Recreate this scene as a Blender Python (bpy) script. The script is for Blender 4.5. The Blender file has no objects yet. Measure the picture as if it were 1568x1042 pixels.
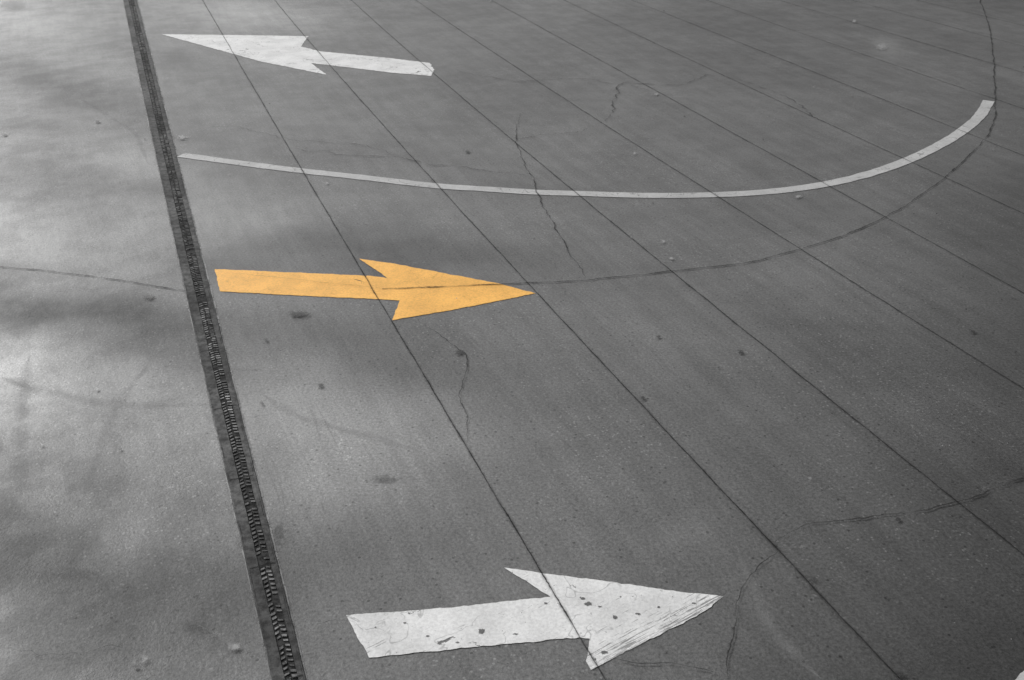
import bpy, math, random
import numpy as np
from mathutils import Vector, noise
random.seed(7)
H=4.5; F=1500.0; P=math.radians(29.86)
cp,sp=math.cos(P),math.sin(P)
# plan(): survey reading -> metres on the flat pavement (homography of the ground plane)
def plan(px,py):
    dx=(px-784)/F; dy=(521-py)/F
    t=H/(sp-dy*cp)
    return Vector((dx*t, t*(cp+dy*sp), 0))
sc=bpy.context.scene
# ------------------------------------------------------------- node helpers
class NT:
    def __init__(s,name):
        s.m=bpy.data.materials.new(name); s.m.use_nodes=True
        s.t=s.m.node_tree; s.n=s.t.nodes; s.n.clear()
        s.out=s.n.new('ShaderNodeOutputMaterial')
        s.geo=s.n.new('ShaderNodeNewGeometry').outputs['Position']
    def set(s,sock,v):
        if v is None: return
        if hasattr(v,'is_linked'): s.t.links.new(v,sock)
        else: sock.default_value=v
    def math(s,op,a,b=None,c=None,clamp=False):
        n=s.n.new('ShaderNodeMath'); n.operation=op; n.use_clamp=clamp
        s.set(n.inputs[0],a); s.set(n.inputs[1],b); s.set(n.inputs[2],c); return n.outputs[0]
    def mul(s,*a):
        r=a[0]
        for b in a[1:]: r=s.math('MULTIPLY',r,b)
        return r
    def noise(s,scale,detail=2,rough=.5,vec=None,dist=0):
        n=s.n.new('ShaderNodeTexNoise'); s.set(n.inputs['Vector'],vec or s.geo)
        n.inputs['Scale'].default_value=scale; n.inputs['Detail'].default_value=detail
        n.inputs['Roughness'].default_value=rough; n.inputs['Distortion'].default_value=dist
        return n.outputs['Fac']
    def vor(s,scale,vec=None,out='Distance'):
        n=s.n.new('ShaderNodeTexVoronoi'); n.voronoi_dimensions='2D'; s.set(n.inputs['Vector'],vec or s.geo)
        n.inputs['Scale'].default_value=scale; return n.outputs[out]
    def maprange(s,v,a,b,c,d,smooth=True):
        n=s.n.new('ShaderNodeMapRange'); n.interpolation_type='SMOOTHSTEP' if smooth else 'LINEAR'
        s.set(n.inputs[0],v); n.inputs[1].default_value=a; n.inputs[2].default_value=b
        n.inputs[3].default_value=c; n.inputs[4].default_value=d; return n.outputs[0]
    def along(s,ang,sl,st):
        # coordinates (along, across) a ground direction
        sx=s.n.new('ShaderNodeSeparateXYZ'); s.t.links.new(s.geo,sx.inputs[0])
        c,si=math.cos(ang),math.sin(ang)
        a=s.math('ADD',s.math('MULTIPLY',sx.outputs[0],c*sl),s.math('MULTIPLY',sx.outputs[1],si*sl))
        b=s.math('ADD',s.math('MULTIPLY',sx.outputs[0],-si*st),s.math('MULTIPLY',sx.outputs[1],c*st))
        cb=s.n.new('ShaderNodeCombineXYZ'); s.set(cb.inputs[0],a); s.set(cb.inputs[1],b); return cb.outputs[0]
    def grey(s,v,tint=(1,1,1)):
        n=s.n.new('ShaderNodeVectorMath'); n.operation='SCALE'; n.inputs[0].default_value=tint
        s.set(n.inputs[3],v); return n.outputs[0]
    def bump(s,h,strength,dist):
        n=s.n.new('ShaderNodeBump'); n.inputs['Strength'].default_value=strength
        n.inputs['Distance'].default_value=dist; s.set(n.inputs['Height'],h); return n.outputs[0]
    def pbsdf(s,col,rough,normal=None,spec=.5,metal=0):
        n=s.n.new('ShaderNodeBsdfPrincipled'); s.set(n.inputs['Base Color'],col); s.set(n.inputs['Roughness'],rough)
        n.inputs['Metallic'].default_value=metal
        s.set(n.inputs['Specular IOR Level'],spec)
        if normal is not None: s.set(n.inputs['Normal'],normal)
        return n.outputs[0]
    def finish(s,bsdf,alpha=None):
        if alpha is None: s.t.links.new(bsdf,s.out.inputs[0]); return s.m
        tr=s.n.new('ShaderNodeBsdfTransparent').outputs[0]
        mx=s.n.new('ShaderNodeMixShader'); s.set(mx.inputs[0],alpha)
        s.t.links.new(tr,mx.inputs[1]); s.t.links.new(bsdf,mx.inputs[2]); s.t.links.new(mx.outputs[0],s.out.inputs[0])
        return s.m
JD=(plan(925,1042)-plan(310,0)).normalized()      # direction of the drain / joints
JA=math.atan2(JD.y,JD.x)
# ------------------------------------------------------------- ground
def mat_ground():
    s=NT('worn_concrete')
    at=s.n.new('ShaderNodeAttribute'); at.attribute_name='painted_light'; painted_light=at.outputs['Fac']  # per-vertex light and shade, painted into base colour and specular
    big=s.maprange(s.noise(.35,3,.55,dist=.6),.3,.7,.88,1.12)
    mid=s.maprange(s.noise(2.0,5,.65),.3,.7,.92,1.08)
    streak=s.maprange(s.noise(1.0,3,.6,vec=s.along(JA,.35,6)),.3,.7,.92,1.08)
    streak2=s.maprange(s.noise(1.0,3,.7,vec=s.along(JA+.12,.8,40)),.3,.7,.93,1.08)
    grit=s.maprange(s.noise(42,4,.85),.32,.68,.55,1.47,False)
    v=s.mul(big,mid,streak,streak2,grit)
    sel=s.math('GREATER_THAN',s.noise(13,1,.5),.58)
    stone=s.math('MULTIPLY',s.maprange(s.vor(24),.12,.26,1,0),sel)
    zone=s.maprange(s.noise(.45,3,.6),.42,.60,.08,1)
    v=s.math('ADD',v,s.mul(stone,zone,.8))
    pit=s.math('MULTIPLY',s.maprange(s.vor(8),.05,.10,1,0),s.math('GREATER_THAN',s.noise(5,1),.55))
    v=s.math('MULTIPLY',v,s.math('SUBTRACT',1,s.math('MULTIPLY',pit,.5)))
    v=s.mul(v,painted_light,.142)
    rough=s.maprange(mid,.92,1.08,.60,.48)
    h=s.math('ADD',s.noise(60,3,.7),s.math('MULTIPLY',s.noise(9,2,.6),1.2))
    spec=s.math('MULTIPLY',s.math('POWER',painted_light,1.2),.40,clamp=True)
    return s.finish(s.pbsdf(s.grey(v),rough,s.bump(h,.45,.006),spec))
def axis(lo,hi,step,far):
    a=list(np.arange(lo,hi+1e-6,step)); 
    o=[3,8,20,50,120,far]
    return [lo-x for x in reversed(o)]+a+[hi+x for x in o]
xs=axis(-14,16,.15,400); ys=axis(1,29,.15,400)
# soft light (>0) and shade (<0) painted into the slab tone : centre, end of axis 1, end of axis 2, amount
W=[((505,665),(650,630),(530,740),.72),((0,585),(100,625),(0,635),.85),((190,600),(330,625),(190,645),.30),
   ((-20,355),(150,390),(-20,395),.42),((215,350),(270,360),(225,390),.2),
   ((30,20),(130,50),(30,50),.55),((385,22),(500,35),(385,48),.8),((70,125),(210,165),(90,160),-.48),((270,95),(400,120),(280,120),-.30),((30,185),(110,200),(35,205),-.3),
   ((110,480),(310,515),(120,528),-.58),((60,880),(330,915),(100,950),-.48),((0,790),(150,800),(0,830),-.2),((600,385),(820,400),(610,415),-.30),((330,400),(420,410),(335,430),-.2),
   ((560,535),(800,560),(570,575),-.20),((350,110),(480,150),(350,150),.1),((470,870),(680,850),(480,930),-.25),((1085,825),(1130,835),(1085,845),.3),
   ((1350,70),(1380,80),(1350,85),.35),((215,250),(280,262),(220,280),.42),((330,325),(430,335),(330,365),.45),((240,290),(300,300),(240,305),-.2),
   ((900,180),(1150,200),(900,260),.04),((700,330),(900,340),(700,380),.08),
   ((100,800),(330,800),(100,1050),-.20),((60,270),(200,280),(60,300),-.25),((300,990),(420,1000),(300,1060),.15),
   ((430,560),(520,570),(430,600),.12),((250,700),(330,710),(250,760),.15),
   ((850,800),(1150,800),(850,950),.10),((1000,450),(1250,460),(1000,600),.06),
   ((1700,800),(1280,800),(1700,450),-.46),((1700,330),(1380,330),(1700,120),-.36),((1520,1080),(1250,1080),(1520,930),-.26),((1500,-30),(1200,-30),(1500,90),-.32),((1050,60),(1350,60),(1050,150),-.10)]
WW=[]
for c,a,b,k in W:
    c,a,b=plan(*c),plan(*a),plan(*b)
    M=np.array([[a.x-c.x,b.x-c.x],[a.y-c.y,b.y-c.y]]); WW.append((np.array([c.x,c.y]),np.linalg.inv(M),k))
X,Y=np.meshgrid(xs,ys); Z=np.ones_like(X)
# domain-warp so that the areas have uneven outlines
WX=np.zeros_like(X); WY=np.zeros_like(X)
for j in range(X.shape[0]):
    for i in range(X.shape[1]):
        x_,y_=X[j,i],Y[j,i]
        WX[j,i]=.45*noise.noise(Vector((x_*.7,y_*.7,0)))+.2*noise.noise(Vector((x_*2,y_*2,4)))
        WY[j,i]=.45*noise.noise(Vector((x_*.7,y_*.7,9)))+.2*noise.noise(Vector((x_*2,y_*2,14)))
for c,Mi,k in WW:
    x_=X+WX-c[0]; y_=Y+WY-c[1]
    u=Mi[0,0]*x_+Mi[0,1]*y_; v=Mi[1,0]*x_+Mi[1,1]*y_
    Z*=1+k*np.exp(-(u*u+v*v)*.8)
nx,ny=len(xs),len(ys)
verts=[(float(X[j,i]),float(Y[j,i]),0) for j in range(ny) for i in range(nx)]
faces=[(j*nx+i,j*nx+i+1,(j+1)*nx+i+1,(j+1)*nx+i) for j in range(ny-1) for i in range(nx-1)]
def mk(name,verts,faces,mat,parent=None,uvs=None):
    me=bpy.data.meshes.new(name); me.from_pydata([tuple(v) for v in verts],[],faces); me.update()
    if uvs is not None:
        l=me.uv_layers.new(name='UVMap')
        for lp in me.loops: l.data[lp.index].uv=uvs[lp.vertex_index]
    ob=bpy.data.objects.new(name,me); sc.collection.objects.link(ob)
    for m in (mat if isinstance(mat,list) else [mat]): me.materials.append(m)
    if parent: ob.parent=parent
    return ob
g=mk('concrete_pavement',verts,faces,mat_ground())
a=g.data.attributes.new('painted_light','FLOAT','POINT'); a.data.foreach_set('value',Z.ravel().astype(np.float32))
# ------------------------------------------------------------- ribbons
def catmull(pts,step):
    out=[]; n=len(pts)
    for i in range(n-1):
        p0=pts[max(i-1,0)];p1=pts[i];p2=pts[i+1];p3=pts[min(i+2,n-1)]
        m=max(2,int((p2-p1).length/step))
        for k in range(m):
            t=k/m
            out.append(.5*((2*p1)+(p2-p0)*t+(2*p0-5*p1+4*p2-p3)*t*t+(3*p1-p0-3*p2+p3)*t**3))
    out.append(pts[-1]); return out
def ribbon(pts,width,z,V,Fc,U,jit=0,jf=3,wvar=0,seed=0,taper=False):
    n=len(pts); base=len(V); L=0
    for i,p in enumerate(pts):
        q=pts[min(i+1,n-1)]-pts[max(i-1,0)]; q.normalize(); nrm=Vector((-q.y,q.x,0))
        if i: L+=(pts[i]-pts[i-1]).length
        o=0
        if jit:
            o=jit*(noise.noise(Vector((L*jf,seed*7.3,1)))+.5*noise.noise(Vector((L*jf*2.7,seed*3.1,5)))+.35*noise.noise(Vector((L*jf*7,seed*2.1,9))))
        w=width*(1+wvar*noise.noise(Vector((L*5,seed*1.7,3)))*1.8)*.5
        w=max(w,width*.1)
        if taper: w*=min(1,.15+4*min(i,n-1-i)/n)
        c=p+nrm*o
        V.append((c.x+nrm.x*w,c.y+nrm.y*w,z)); V.append((c.x-nrm.x*w,c.y-nrm.y*w,z))
        U.append((L,0)); U.append((L,1))
        if i: b=base+2*i; Fc.append((b-2,b-1,b+1,b))
def mat_line(name,core,halo,dark=.012,sharp=(.16,.3),breakup=0):
    s=NT(name)
    uv=s.n.new('ShaderNodeUVMap').outputs[0]; sx=s.n.new('ShaderNodeSeparateXYZ'); s.t.links.new(uv,sx.inputs[0])
    d=s.math('ABSOLUTE',s.math('SUBTRACT',s.math('MULTIPLY',sx.outputs[1],2),1))
    d=s.math('ADD',d,s.maprange(s.noise(45,3,.7),.3,.7,-.12,.12))
    c=s.maprange(d,sharp[0],sharp[1],core,0)
    if breakup: c=s.math('MULTIPLY',c,s.maprange(s.noise(3.5,4,.7),.36,.55,1-breakup,1))
    hl=s.math('MULTIPLY',s.maprange(d,.2,1,halo,0),s.maprange(s.noise(6,3,.6),.35,.65,.2,1))
    al=s.math('MAXIMUM',c,hl)
    return s.finish(s.pbsdf(s.grey(dark),.9,None,.2),al)
J=[[(310,0),(450,245),(568,432),(715,685),(828,875),(890,982),(922,1042)],
 [(420,0),(530,128),(660,280),(808,433),(985,612),(1185,832),(1365,1042)],
 [(538,0),(664,115),(780,212),(882,297),(1040,420),(1290,627),(1470,772),(1568,858)],
 [(635,0),(820,123),(930,193),(1090,298),(1227,385),(1400,490),(1568,597)],
 [(750,0),(1000,135),(1140,215),(1262,284),(1355,335),(1568,447)],
 [(862,0),(1000,65),(1110,118),(1265,190),(1392,246),(1455,275),(1568,330)],
 [(965,0),(1180,85),(1340,148),(1475,202),(1568,240)],
 [(1080,0),(1250,60),(1430,120),(1568,168)],
 [(1190,0),(1375,56),(1568,112)],[(1300,0),(1568,72)],[(1400,0),(1568,40)]]
V=[];Fc=[];U=[]
def fitline(pts,ext0,ext1,deg=2):
    p=[plan(*q) for q in pts]; o=p[0]; d=(p[-1]-p[0]).normalized(); n=Vector((-d.y,d.x,0))
    s_=np.array([(q-o).dot(d) for q in p]); r=np.array([(q-o).dot(n) for q in p])
    deg=min(deg,len(p)-2) if len(p)>2 else 1
    co=np.polyfit(s_,r,max(deg,1)); s0,s1=s_.min(),s_.max()
    out=[]
    for t in np.arange(s0-ext0,s1+ext1,.06):
        tt=min(max(t,s0),s1); dv=np.polyval(np.polyder(co),tt)
        out.append(o+d*float(t)+n*float(np.polyval(co,tt)+dv*(t-tt)))
    return out
for k,l in enumerate(J):
    ribbon(fitline(l,14,7),.043,.008,V,Fc,U,jit=.006,jf=2,wvar=.3,seed=k+1)
mk('pavement_joints',V,Fc,mat_line('saw_cut_joint',.82,.26,dark=.018,sharp=(.10,.32),breakup=.3),uvs=U)
# cracks ------------------------------------------------------
C=[([(-120,398),(0,410),(90,418),(180,430),(285,447)],.036),
 ([(585,443),(640,442),(700,440),(780,436),(810,434),(895,430),(1040,415),(1150,402),(1225,382),(1290,362),(1355,333),(1410,300),(1450,270),(1500,222),(1522,185),(1523,120),(1516,50),(1500,0),(1480,-50)],.044),
 ([(797,175),(790,215),(818,285),(830,315),(850,350),(875,395),(895,430)],.034),
 ([(640,492),(675,515),(708,540),(718,562),(703,600),(712,640),(718,683)],.021),
 ([(1185,832),(1240,805),(1300,797),(1400,785),(1465,772),(1510,755),(1568,735),(1660,720)],.032),
 ([(1190,845),(1135,900),(1125,960),(1112,1010),(1120,1060)],.022),
 ([(925,1005),(965,1015),(1030,1020),(1110,1035)],.014)]
C2=[([(440,228),(560,240),(640,248),(740,262),(820,272)],.04),
 ([(928,190),(940,150),(955,130),(1040,132),(1090,115),(1110,118)],.055),
 ([(790,215),(850,208),(928,190)],.04),
 ([(300,205),(350,195),(450,215),(560,225),(640,250)],.03),
 ([(700,110),(790,125),(900,122),(1000,140)],.04),
 ([(470,975),(520,965),(600,985)],.015),([(335,418),(450,430),(585,443)],.016),
 ([(0,1000),(80,1005),(200,1000)],.012),([(1112,118),(1180,140),(1265,190)],.04)]
JT=[.018,.022,.045,.035,.03,.03,.02]
V=[];Fc=[];U=[]
for k,(l,w) in enumerate(C):
    ribbon(catmull([plan(*q) for q in l],.02),w,.0095+.0004*k,V,Fc,U,jit=JT[k],jf=2.6,wvar=.7,seed=k+20,taper=k not in(0,1))
mk('pavement_cracks',V,Fc,mat_line('open_crack',.80,.2,dark=.02,sharp=(.15,.42),breakup=.55),uvs=U)
V=[];Fc=[];U=[]
for k,(l,w) in enumerate(C2):
    ribbon(catmull([plan(*q) for q in l],.025),w,.0126+.0004*k,V,Fc,U,jit=.12 if k!=6 else .02,jf=1.6,wvar=.8,seed=k+40,taper=True)
mk('hairline_cracks',V,Fc,mat_line('hairline_crack',.65,.12,sharp=(.12,.45),breakup=.75),uvs=U)
# pale scuffs left by tyres / scraped slabs
S=[([(45,545),(32,640),(30,760)],.16),([(225,560),(175,625),(150,690),(125,760)],.15),([(0,580),(60,598),(180,618),(320,620)],.18),
   ([(120,150),(200,200),(225,250)],.1),([(400,600),(470,640),(640,690)],.12),([(415,700),(428,740),(440,790)],.03),([(425,700),(441,740),(456,790)],.02),
   ([(402,690),(417,735),(432,780)],.02),([(250,560),(400,566)],.12),([(1000,530),(1060,600)],.03),([(985,530),(1045,600)],.02),([(1130,840),(1180,960),(1260,1042)],.1),
   ([(470,620),(500,700)],.02),([(485,620),(520,690)],.02),([(300,960),(400,1000),(480,1000)],.06)]
V=[];Fc=[];U=[]
for k,(l,w) in enumerate(S):
    ribbon(catmull([plan(*q) for q in l],.04),w,.0022+.00008*k,V,Fc,U,jit=.03,jf=1,wvar=.5,seed=k+80,taper=True)
mk('scuff_marks',V,Fc,mat_line('pale_scuff',.26,.16,dark=.36,sharp=(.0,1.0),breakup=.8),uvs=U)
# ------------------------------------------------------------- paint
def mat_paint(name,tint,val,chip=.62,seedv=0,scrape=None,ringk=.55):
    s=NT(name)
    off=s.n.new('ShaderNodeVectorMath'); off.operation='ADD'; s.set(off.inputs[0],s.geo); off.inputs[1].default_value=(seedv,seedv*2,0)
    p=off.outputs[0]
    dirt=s.maprange(s.noise(2.5,5,.65,vec=p),.3,.72,.82,1.05)
    fine=s.maprange(s.noise(45,3,.7,vec=p),.3,.7,.88,1.08)
    v=s.mul(dirt,fine,val)
    n1=s.noise(7,6,.66,vec=p,dist=.8); n2=s.noise(38,4,.7,vec=p)
    big=s.maprange(n1,chip,chip+.025,0,1); small=s.maprange(n2,.68,.72,0,1)
    ring=s.math('MULTIPLY',s.maprange(s.math('ABSOLUTE',s.math('SUBTRACT',s.noise(2.2,3,.6,vec=p,dist=.5),.5)),.0,.009,ringk,0),s.maprange(s.noise(1.6,2,vec=p),.44,.52,0,1))
    gone=s.math('MAXIMUM',s.math('MAXIMUM',big,small),ring,clamp=True)
    if scrape:
        a,b,wd_=scrape; d=(b-a).normalized(); n=Vector((-d.y,d.x,0)); ang=math.atan2(d.y,d.x)
        sx=s.n.new('ShaderNodeSeparateXYZ'); s.t.links.new(s.geo,sx.inputs[0])
        dist=s.math('ADD',s.math('ADD',s.mul(sx.outputs[0],n.x),s.mul(sx.outputs[1],n.y)),-a.dot(n))
        dist=s.math('ABSOLUTE',dist)
        m=s.maprange(dist,0,wd_,.14,0,False)
        st=s.noise(1,4,.75,vec=s.along(ang,4,60))
        gone=s.math('MAXIMUM',gone,s.maprange(s.math('ADD',st,m),.61,.69,0,.75),clamp=True)
    al=s.math('SUBTRACT',1,s.math('MULTIPLY',gone,.85))
    return s.finish(s.pbsdf(s.grey(v,tint),.6,s.bump(s.noise(50,3,.7),.4,.004),.35),al)
def rough_outline(pts,amp,seed,close=True,step=.025):
    out=[]; n=len(pts)
    for i in range(n):
        a,b=pts[i],pts[(i+1)%n]; m=max(1,int((b-a).length/step)); d=(b-a).normalized(); nr=Vector((-d.y,d.x,0))
        for k in range(m):
            p=a.lerp(b,k/m)
            if k: p=p+nr*amp*(noise.noise(Vector((p.x*12,p.y*12,seed)))+.7*noise.noise(Vector((p.x*35,p.y*35,seed))))
            out.append(p)
    return out
def polygon(name,pix,mat,z=.004,amp=.009,seed=0):
    import bmesh
    o=rough_outline([plan(*q) for q in pix],amp,seed)
    bm=bmesh.new(); f=bm.faces.new([bm.verts.new((p.x,p.y,z)) for p in o]); f.normal_update()
    if f.normal.z<0: f.normal_flip()
    bmesh.ops.triangulate(bm,faces=[f]); me=bpy.data.meshes.new(name); bm.to_mesh(me); bm.free()
    me.materials.append(mat); ob=bpy.data.objects.new(name,me); sc.collection.objects.link(ob); return ob
polygon('yellow_arrow_marking',[(329,413),(450,418),(566,423),(594,427),(550,397),(601,404),(680,419),(760,434),(820,450),(760,462),(700,474),(601,491),(612,461),(580,459),(450,453),(337,447)],
        mat_paint('yellow_road_paint',(1.0,.535,.125),1.0,.70,3,ringk=.15),seed=1)
warrow=polygon('white_arrow_marking',[(530,943),(680,932),(820,917),(843,915),(772,870),(850,881),(1030,905),(1108,914),(1080,936),(1040,958),(970,993),(905,1027),(897,1013),(903,979),(887,977),(700,994),(565,1008)],
        mat_paint('white_road_paint',(1,1,1),.80,.64,11.3,scrape=(plan(905,1027),plan(1108,914),.2),ringk=.4),seed=2)
polygon('white_arrow_marking.001',[(247,53),(340,54),(472,56),(461,72),(490,79),(600,90),(658,97),(665,108),(660,117),(600,112),(476,97),(500,115),(400,95),(320,73)],
        mat_paint('white_road_paint_old',(1,1,1),.78,.66,5.2),seed=3,amp=.016)
V=[];Fc=[];U=[]
ln=[(277,238),(380,252),(460,262),(560,273),(665,285),(740,290),(820,295),(885,297),(990,300),(1092,299),(1180,294),(1262,283),(1330,267),(1390,246),(1440,222),(1475,200),(1500,178),(1514,155)]
ribbon(catmull([plan(*q) for q in ln],.04),.168,.005,V,Fc,U,wvar=.07,seed=60)
mk('curved_lane_line',V,Fc,mat_paint('white_line_paint',(1,1,1),.50,.67,8.8),uvs=U)
polygon('white_bay_marking',[(1552,1044),(1570,1026),(1600,1010),(1620,1044)],bpy.data.materials['white_line_paint'],seed=5)
# ------------------------------------------------------------- trench drain
em=bpy.data.objects.new('trench_drain',None); sc.collection.objects.link(em)
Lp=[plan(*q) for q in [(184,0),(229,190),(275,400),(330,650),(377,860),(419,1042)]]
Rp=[plan(*q) for q in [(214,0),(258,190),(309,400),(370,650),(421,860),(471,1042)]]
cen=[(a_+b_)/2 for a_,b_ in zip(Lp,Rp)]
o=cen[-1]; d=(cen[0]-cen[-1]).normalized(); n=Vector((d.y,-d.x,0))
ws=[(b_-a_).dot(n) for a_,b_ in zip(Lp,Rp)]; ts=[(c-o).dot(d) for c in cen]; us=[(c-o).dot(n) for c in cen]
wid=.25
ts_,ws_,us_=ts[::-1],[min(x,.28) for x in ws[::-1]],us[::-1]
cu=np.polyfit(ts_,us_,2); cw=np.polyfit(ts_,ws_,2)
T0,T1=-5.0,40.0
def fr(t,u,z):
    tc=min(max(t,ts_[0]),ts_[-1])
    q=o+d*t+n*(float(np.polyval(cu,tc))+u*float(np.polyval(cw,tc))/wid); return (q.x,q.y,z)
def strip(name,u0,u1,z,mat,thick=0,wob=.003):
    V=[];Fc=[];k=0
    for t in np.arange(T0,T1,.05):
        e=wob*(noise.noise(Vector((t*4,u0*9,2)))+noise.noise(Vector((t*13,u0*9,2)))); e2=wob*(noise.noise(Vector((t*4,u1*9,7)))+noise.noise(Vector((t*13,u1*9,7))))
        V+= [fr(t,u0+e,z-thick),fr(t,u0+e,z),fr(t,u1+e2,z),fr(t,u1+e2,z-thick)]
        if k: b=4*k; Fc+=[(b-4,b,b+1,b-3),(b-3,b+1,b+2,b-2),(b-2,b+2,b+3,b-1)]
        k+=1
    return mk(name,V,Fc,mat,em)
s=NT('dark_cast_iron'); v=s.mul(s.maprange(s.noise(14,5,.75),.3,.7,.03,.12),s.maprange(s.noise(1.1,3,.6),.35,.65,.65,1.4))
iron=s.finish(s.pbsdf(s.grey(v),.85,s.bump(s.noise(40,3,.7),.6,.004),.2))
s=NT('worn_grate_steel'); v=s.mul(s.maprange(s.noise(9,5,.8),.36,.66,.05,.30),s.maprange(s.noise(.9,3,.6),.38,.62,.5,1.3))
steel=s.finish(s.pbsdf(s.grey(v),.8,s.bump(s.noise(60,3,.7),.6,.003),.25))
s=NT('grate_slot_dark'); v=s.maprange(s.noise(20,4,.7),.35,.65,.016,.06); slot=s.finish(s.pbsdf(s.grey(v),.95,None,.1))
s=NT('concrete_edging'); v=s.mul(s.maprange(s.noise(10,5,.7),.3,.7,.16,.36),s.maprange(s.noise(1.2,3,.6),.35,.65,.6,1.1))
edg=s.finish(s.pbsdf(s.grey(v),.7,None,.4),s.maprange(s.noise(5,4,.7),.38,.52,.1,.9))
w=wid/2
strip('channel',-w,w,.004,slot)
strip('frame_left',-w-.004,-w+.010,.012,iron,.010)
strip('frame_right',w-.010,w+.004,.012,iron,.010)
strip('left_plate',-w+.011,-w*.25,.011,iron,.008)
strip('right_plate',w*.60,w-.011,.0105,iron,.008)
strip('edge_mortar_right',w+.007,w+.026,.003,edg,wob=.005)
strip('edge_mortar_left',-w-.018,-w-.008,.003,edg,wob=.005)
V=[];Fc=[]
pitch=.042; k=0
for t in np.arange(T0,T1,pitch):
    k+=1
    if noise.noise(Vector((t*1.5,3,3)))>.33 and random.random()<.5: continue
    for (u0,u1,sl,ph) in ((-w*.24,w*.14,.010,0),(w*.17,w*.59,-.010,pitch*.5)):
        if random.random()<.06: continue
        th=.0085+random.uniform(-.003,.002); z=.011+random.uniform(-.002,.001); b=len(V)
        j=random.uniform(-.004,.004)
        for (u,ss) in ((u0+random.uniform(0,.012),0),(u1-random.uniform(0,.012),sl)):
            for tt in (t+j+ph+ss-th,t+j+ph+ss+th):
                V+= [fr(tt,u,.0045),fr(tt,u,z)]
        Fc+=[(b+1,b+3,b+7,b+5),(b,b+1,b+5,b+4),(b+2,b+6,b+7,b+3),(b,b+2,b+3,b+1),(b+4,b+5,b+7,b+6)]
mk('grate_bars',V,Fc,steel,em)
V=[];Fc=[]
for t in np.arange(T0,T1,1.0):
    b=len(V); V+=[fr(t,-w+.013,.0142),fr(t+.006,-w+.013,.0142),fr(t+.006,w-.013,.0142),fr(t,w-.013,.0142)]; Fc.append((b,b+1,b+2,b+3))
mk('section_gaps',V,Fc,slot,em)
# ------------------------------------------------------------- stains
def mat_spot(name,val,alpha,e0=.2,e1=.95):
    s=NT(name); uv=s.n.new('ShaderNodeUVMap').outputs[0]
    ln_=s.n.new('ShaderNodeVectorMath'); ln_.operation='LENGTH'; s.t.links.new(uv,ln_.inputs[0])
    dd=s.math('ADD',ln_.outputs['Value'],s.maprange(s.noise(22,4,.7),.3,.7,-.35,.35))
    return s.finish(s.pbsdf(s.grey(val),.55,None,.4),s.maprange(dd,e0,e1,alpha,0))
def spots(name,lst,mat,z,parent=None):
    V=[];Fc=[];U=[]
    for i,(x,y,rx,ry) in enumerate(lst):
        c=plan(x,y); ax=plan(x+rx,y)-c; ay=plan(x,y-ry)-c; b=len(V); zz=z+.00002*i
        for (uu,vv) in ((-1,-1),(1,-1),(1,1),(-1,1)):
            q=c+ax*uu*1.3+ay*vv*1.3; V.append((q.x,q.y,zz)); U.append((uu*1.3,vv*1.3))
        Fc.append((b,b+1,b+2,b+3))
    mk(name,V,Fc,mat,parent,uvs=U)
dark=[(230,457,14,5),(458,483,20,7),(491,593,6,4),(1490,510,7,5),(985,611,5,4),(1133,541,6,4),(208,1023,6,4),(1377,1036,14,6),(408,523,4,3),
 (1008,518,5,3),(716,234,6,3),(185,690,4,3),(150,188,6,3),(1375,798,5,4),(1100,565,4,2),(705,542,10,5),(8,208,6,3),(402,620,4,3)]
for i in range(20):
    dark.append((random.uniform(0,1568),random.uniform(0,1042),random.uniform(1.2,2.6),random.uniform(.8,1.7)))
spots('oil_stains',dark,mat_spot('oil_stain',.03,.75),.0145)
soft=[(428,818,14,24),(300,962,30,14),(590,735,30,10),(1245,890,10,8),(115,880,40,14),(350,70,30,8),(20,10,30,12)]
spots('grime_patches',soft,mat_spot('thin_grime',.035,.30),.0018)
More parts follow.
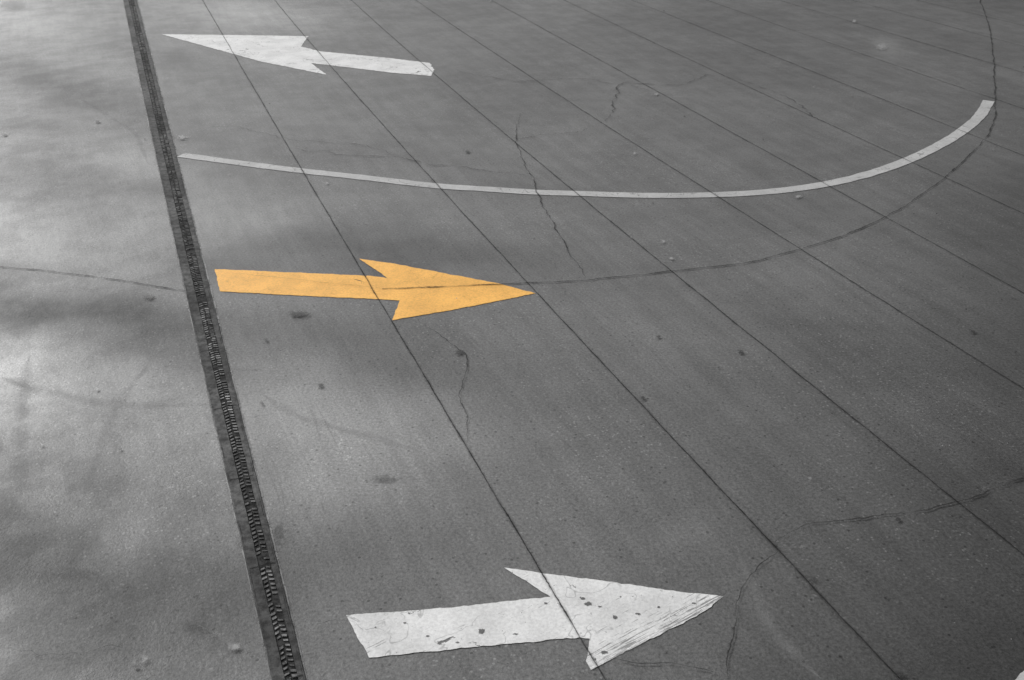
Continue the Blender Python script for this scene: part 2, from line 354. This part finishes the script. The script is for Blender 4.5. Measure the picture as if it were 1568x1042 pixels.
chips=[(900,926,11,5),(893,918,6,3),(941,946,5,4),(976,941,6,3),(1008,931,4,2),(950,915,4,2),(738,968,9,5),(790,972,6,2),(575,962,4,2),(655,975,5,2),(1062,925,5,2),(925,1000,7,3),(835,925,5,2),(620,955,3,1.5),(700,985,5,1.5),(918,930,7,3),(1030,915,3,2)]
spots('paint_chips',chips,mat_spot('bare_concrete',.13,.9,.45,.6),.0062,warrow)
light=[(1222,303,6,3),(972,237,4,3),(1308,34,5,3),(501,282,4,3),(1350,73,12,6),(1028,398,5,3),(65,683,4,3),(222,1012,8,8),(360,992,13,7),(150,598,4,3),(1005,146,4,3),(1240,735,4,3),(1015,372,4,3),(280,212,10,5)]
for i in range(70):
    light.append((random.uniform(0,1568),random.uniform(0,1042),random.uniform(1.0,2.0),random.uniform(.8,1.4)))
spots('chewing_gum_spots',light,mat_spot('pale_spot',.36,.65),.0165)
# ------------------------------------------------------------- light
SA=math.radians(-46); SE=math.radians(32)   # azimuth from +Y (negative = left), elevation
wd=bpy.data.worlds.new('World'); sc.world=wd; wd.use_nodes=True; nt=wd.node_tree
sky=nt.nodes.new('ShaderNodeTexSky'); sky.sky_type='NISHITA'; sky.sun_disc=False; sky.sun_elevation=SE; sky.sun_rotation=SA
sky.dust_density=3
bw=nt.nodes.new('ShaderNodeRGBToBW'); bg=nt.nodes['Background']; bg.inputs[1].default_value=.115
nt.links.new(sky.outputs[0],bw.inputs[0]); nt.links.new(bw.outputs[0],bg.inputs[0])
sun=bpy.data.lights.new('sun','SUN'); sun.energy=2.75; sun.angle=math.radians(12); sun.color=(1,.995,.985)
so=bpy.data.objects.new('sun',sun); sc.collection.objects.link(so)
dv=Vector((math.sin(SA)*math.cos(SE),math.cos(SA)*math.cos(SE),math.sin(SE)))
so.rotation_euler=dv.to_track_quat('Z','Y').to_euler()
# ------------------------------------------------------------- camera
cam=bpy.data.cameras.new('camera'); cam.sensor_width=36; cam.lens=F/1568*36; cam.clip_end=2000
co=bpy.data.objects.new('camera',cam); sc.collection.objects.link(co); co.location=(0,0,H); co.rotation_euler=(math.pi/2-P,0,0)
sc.camera=co
sc.view_settings.view_transform='Standard'; sc.view_settings.look='None'; sc.view_settings.exposure=0
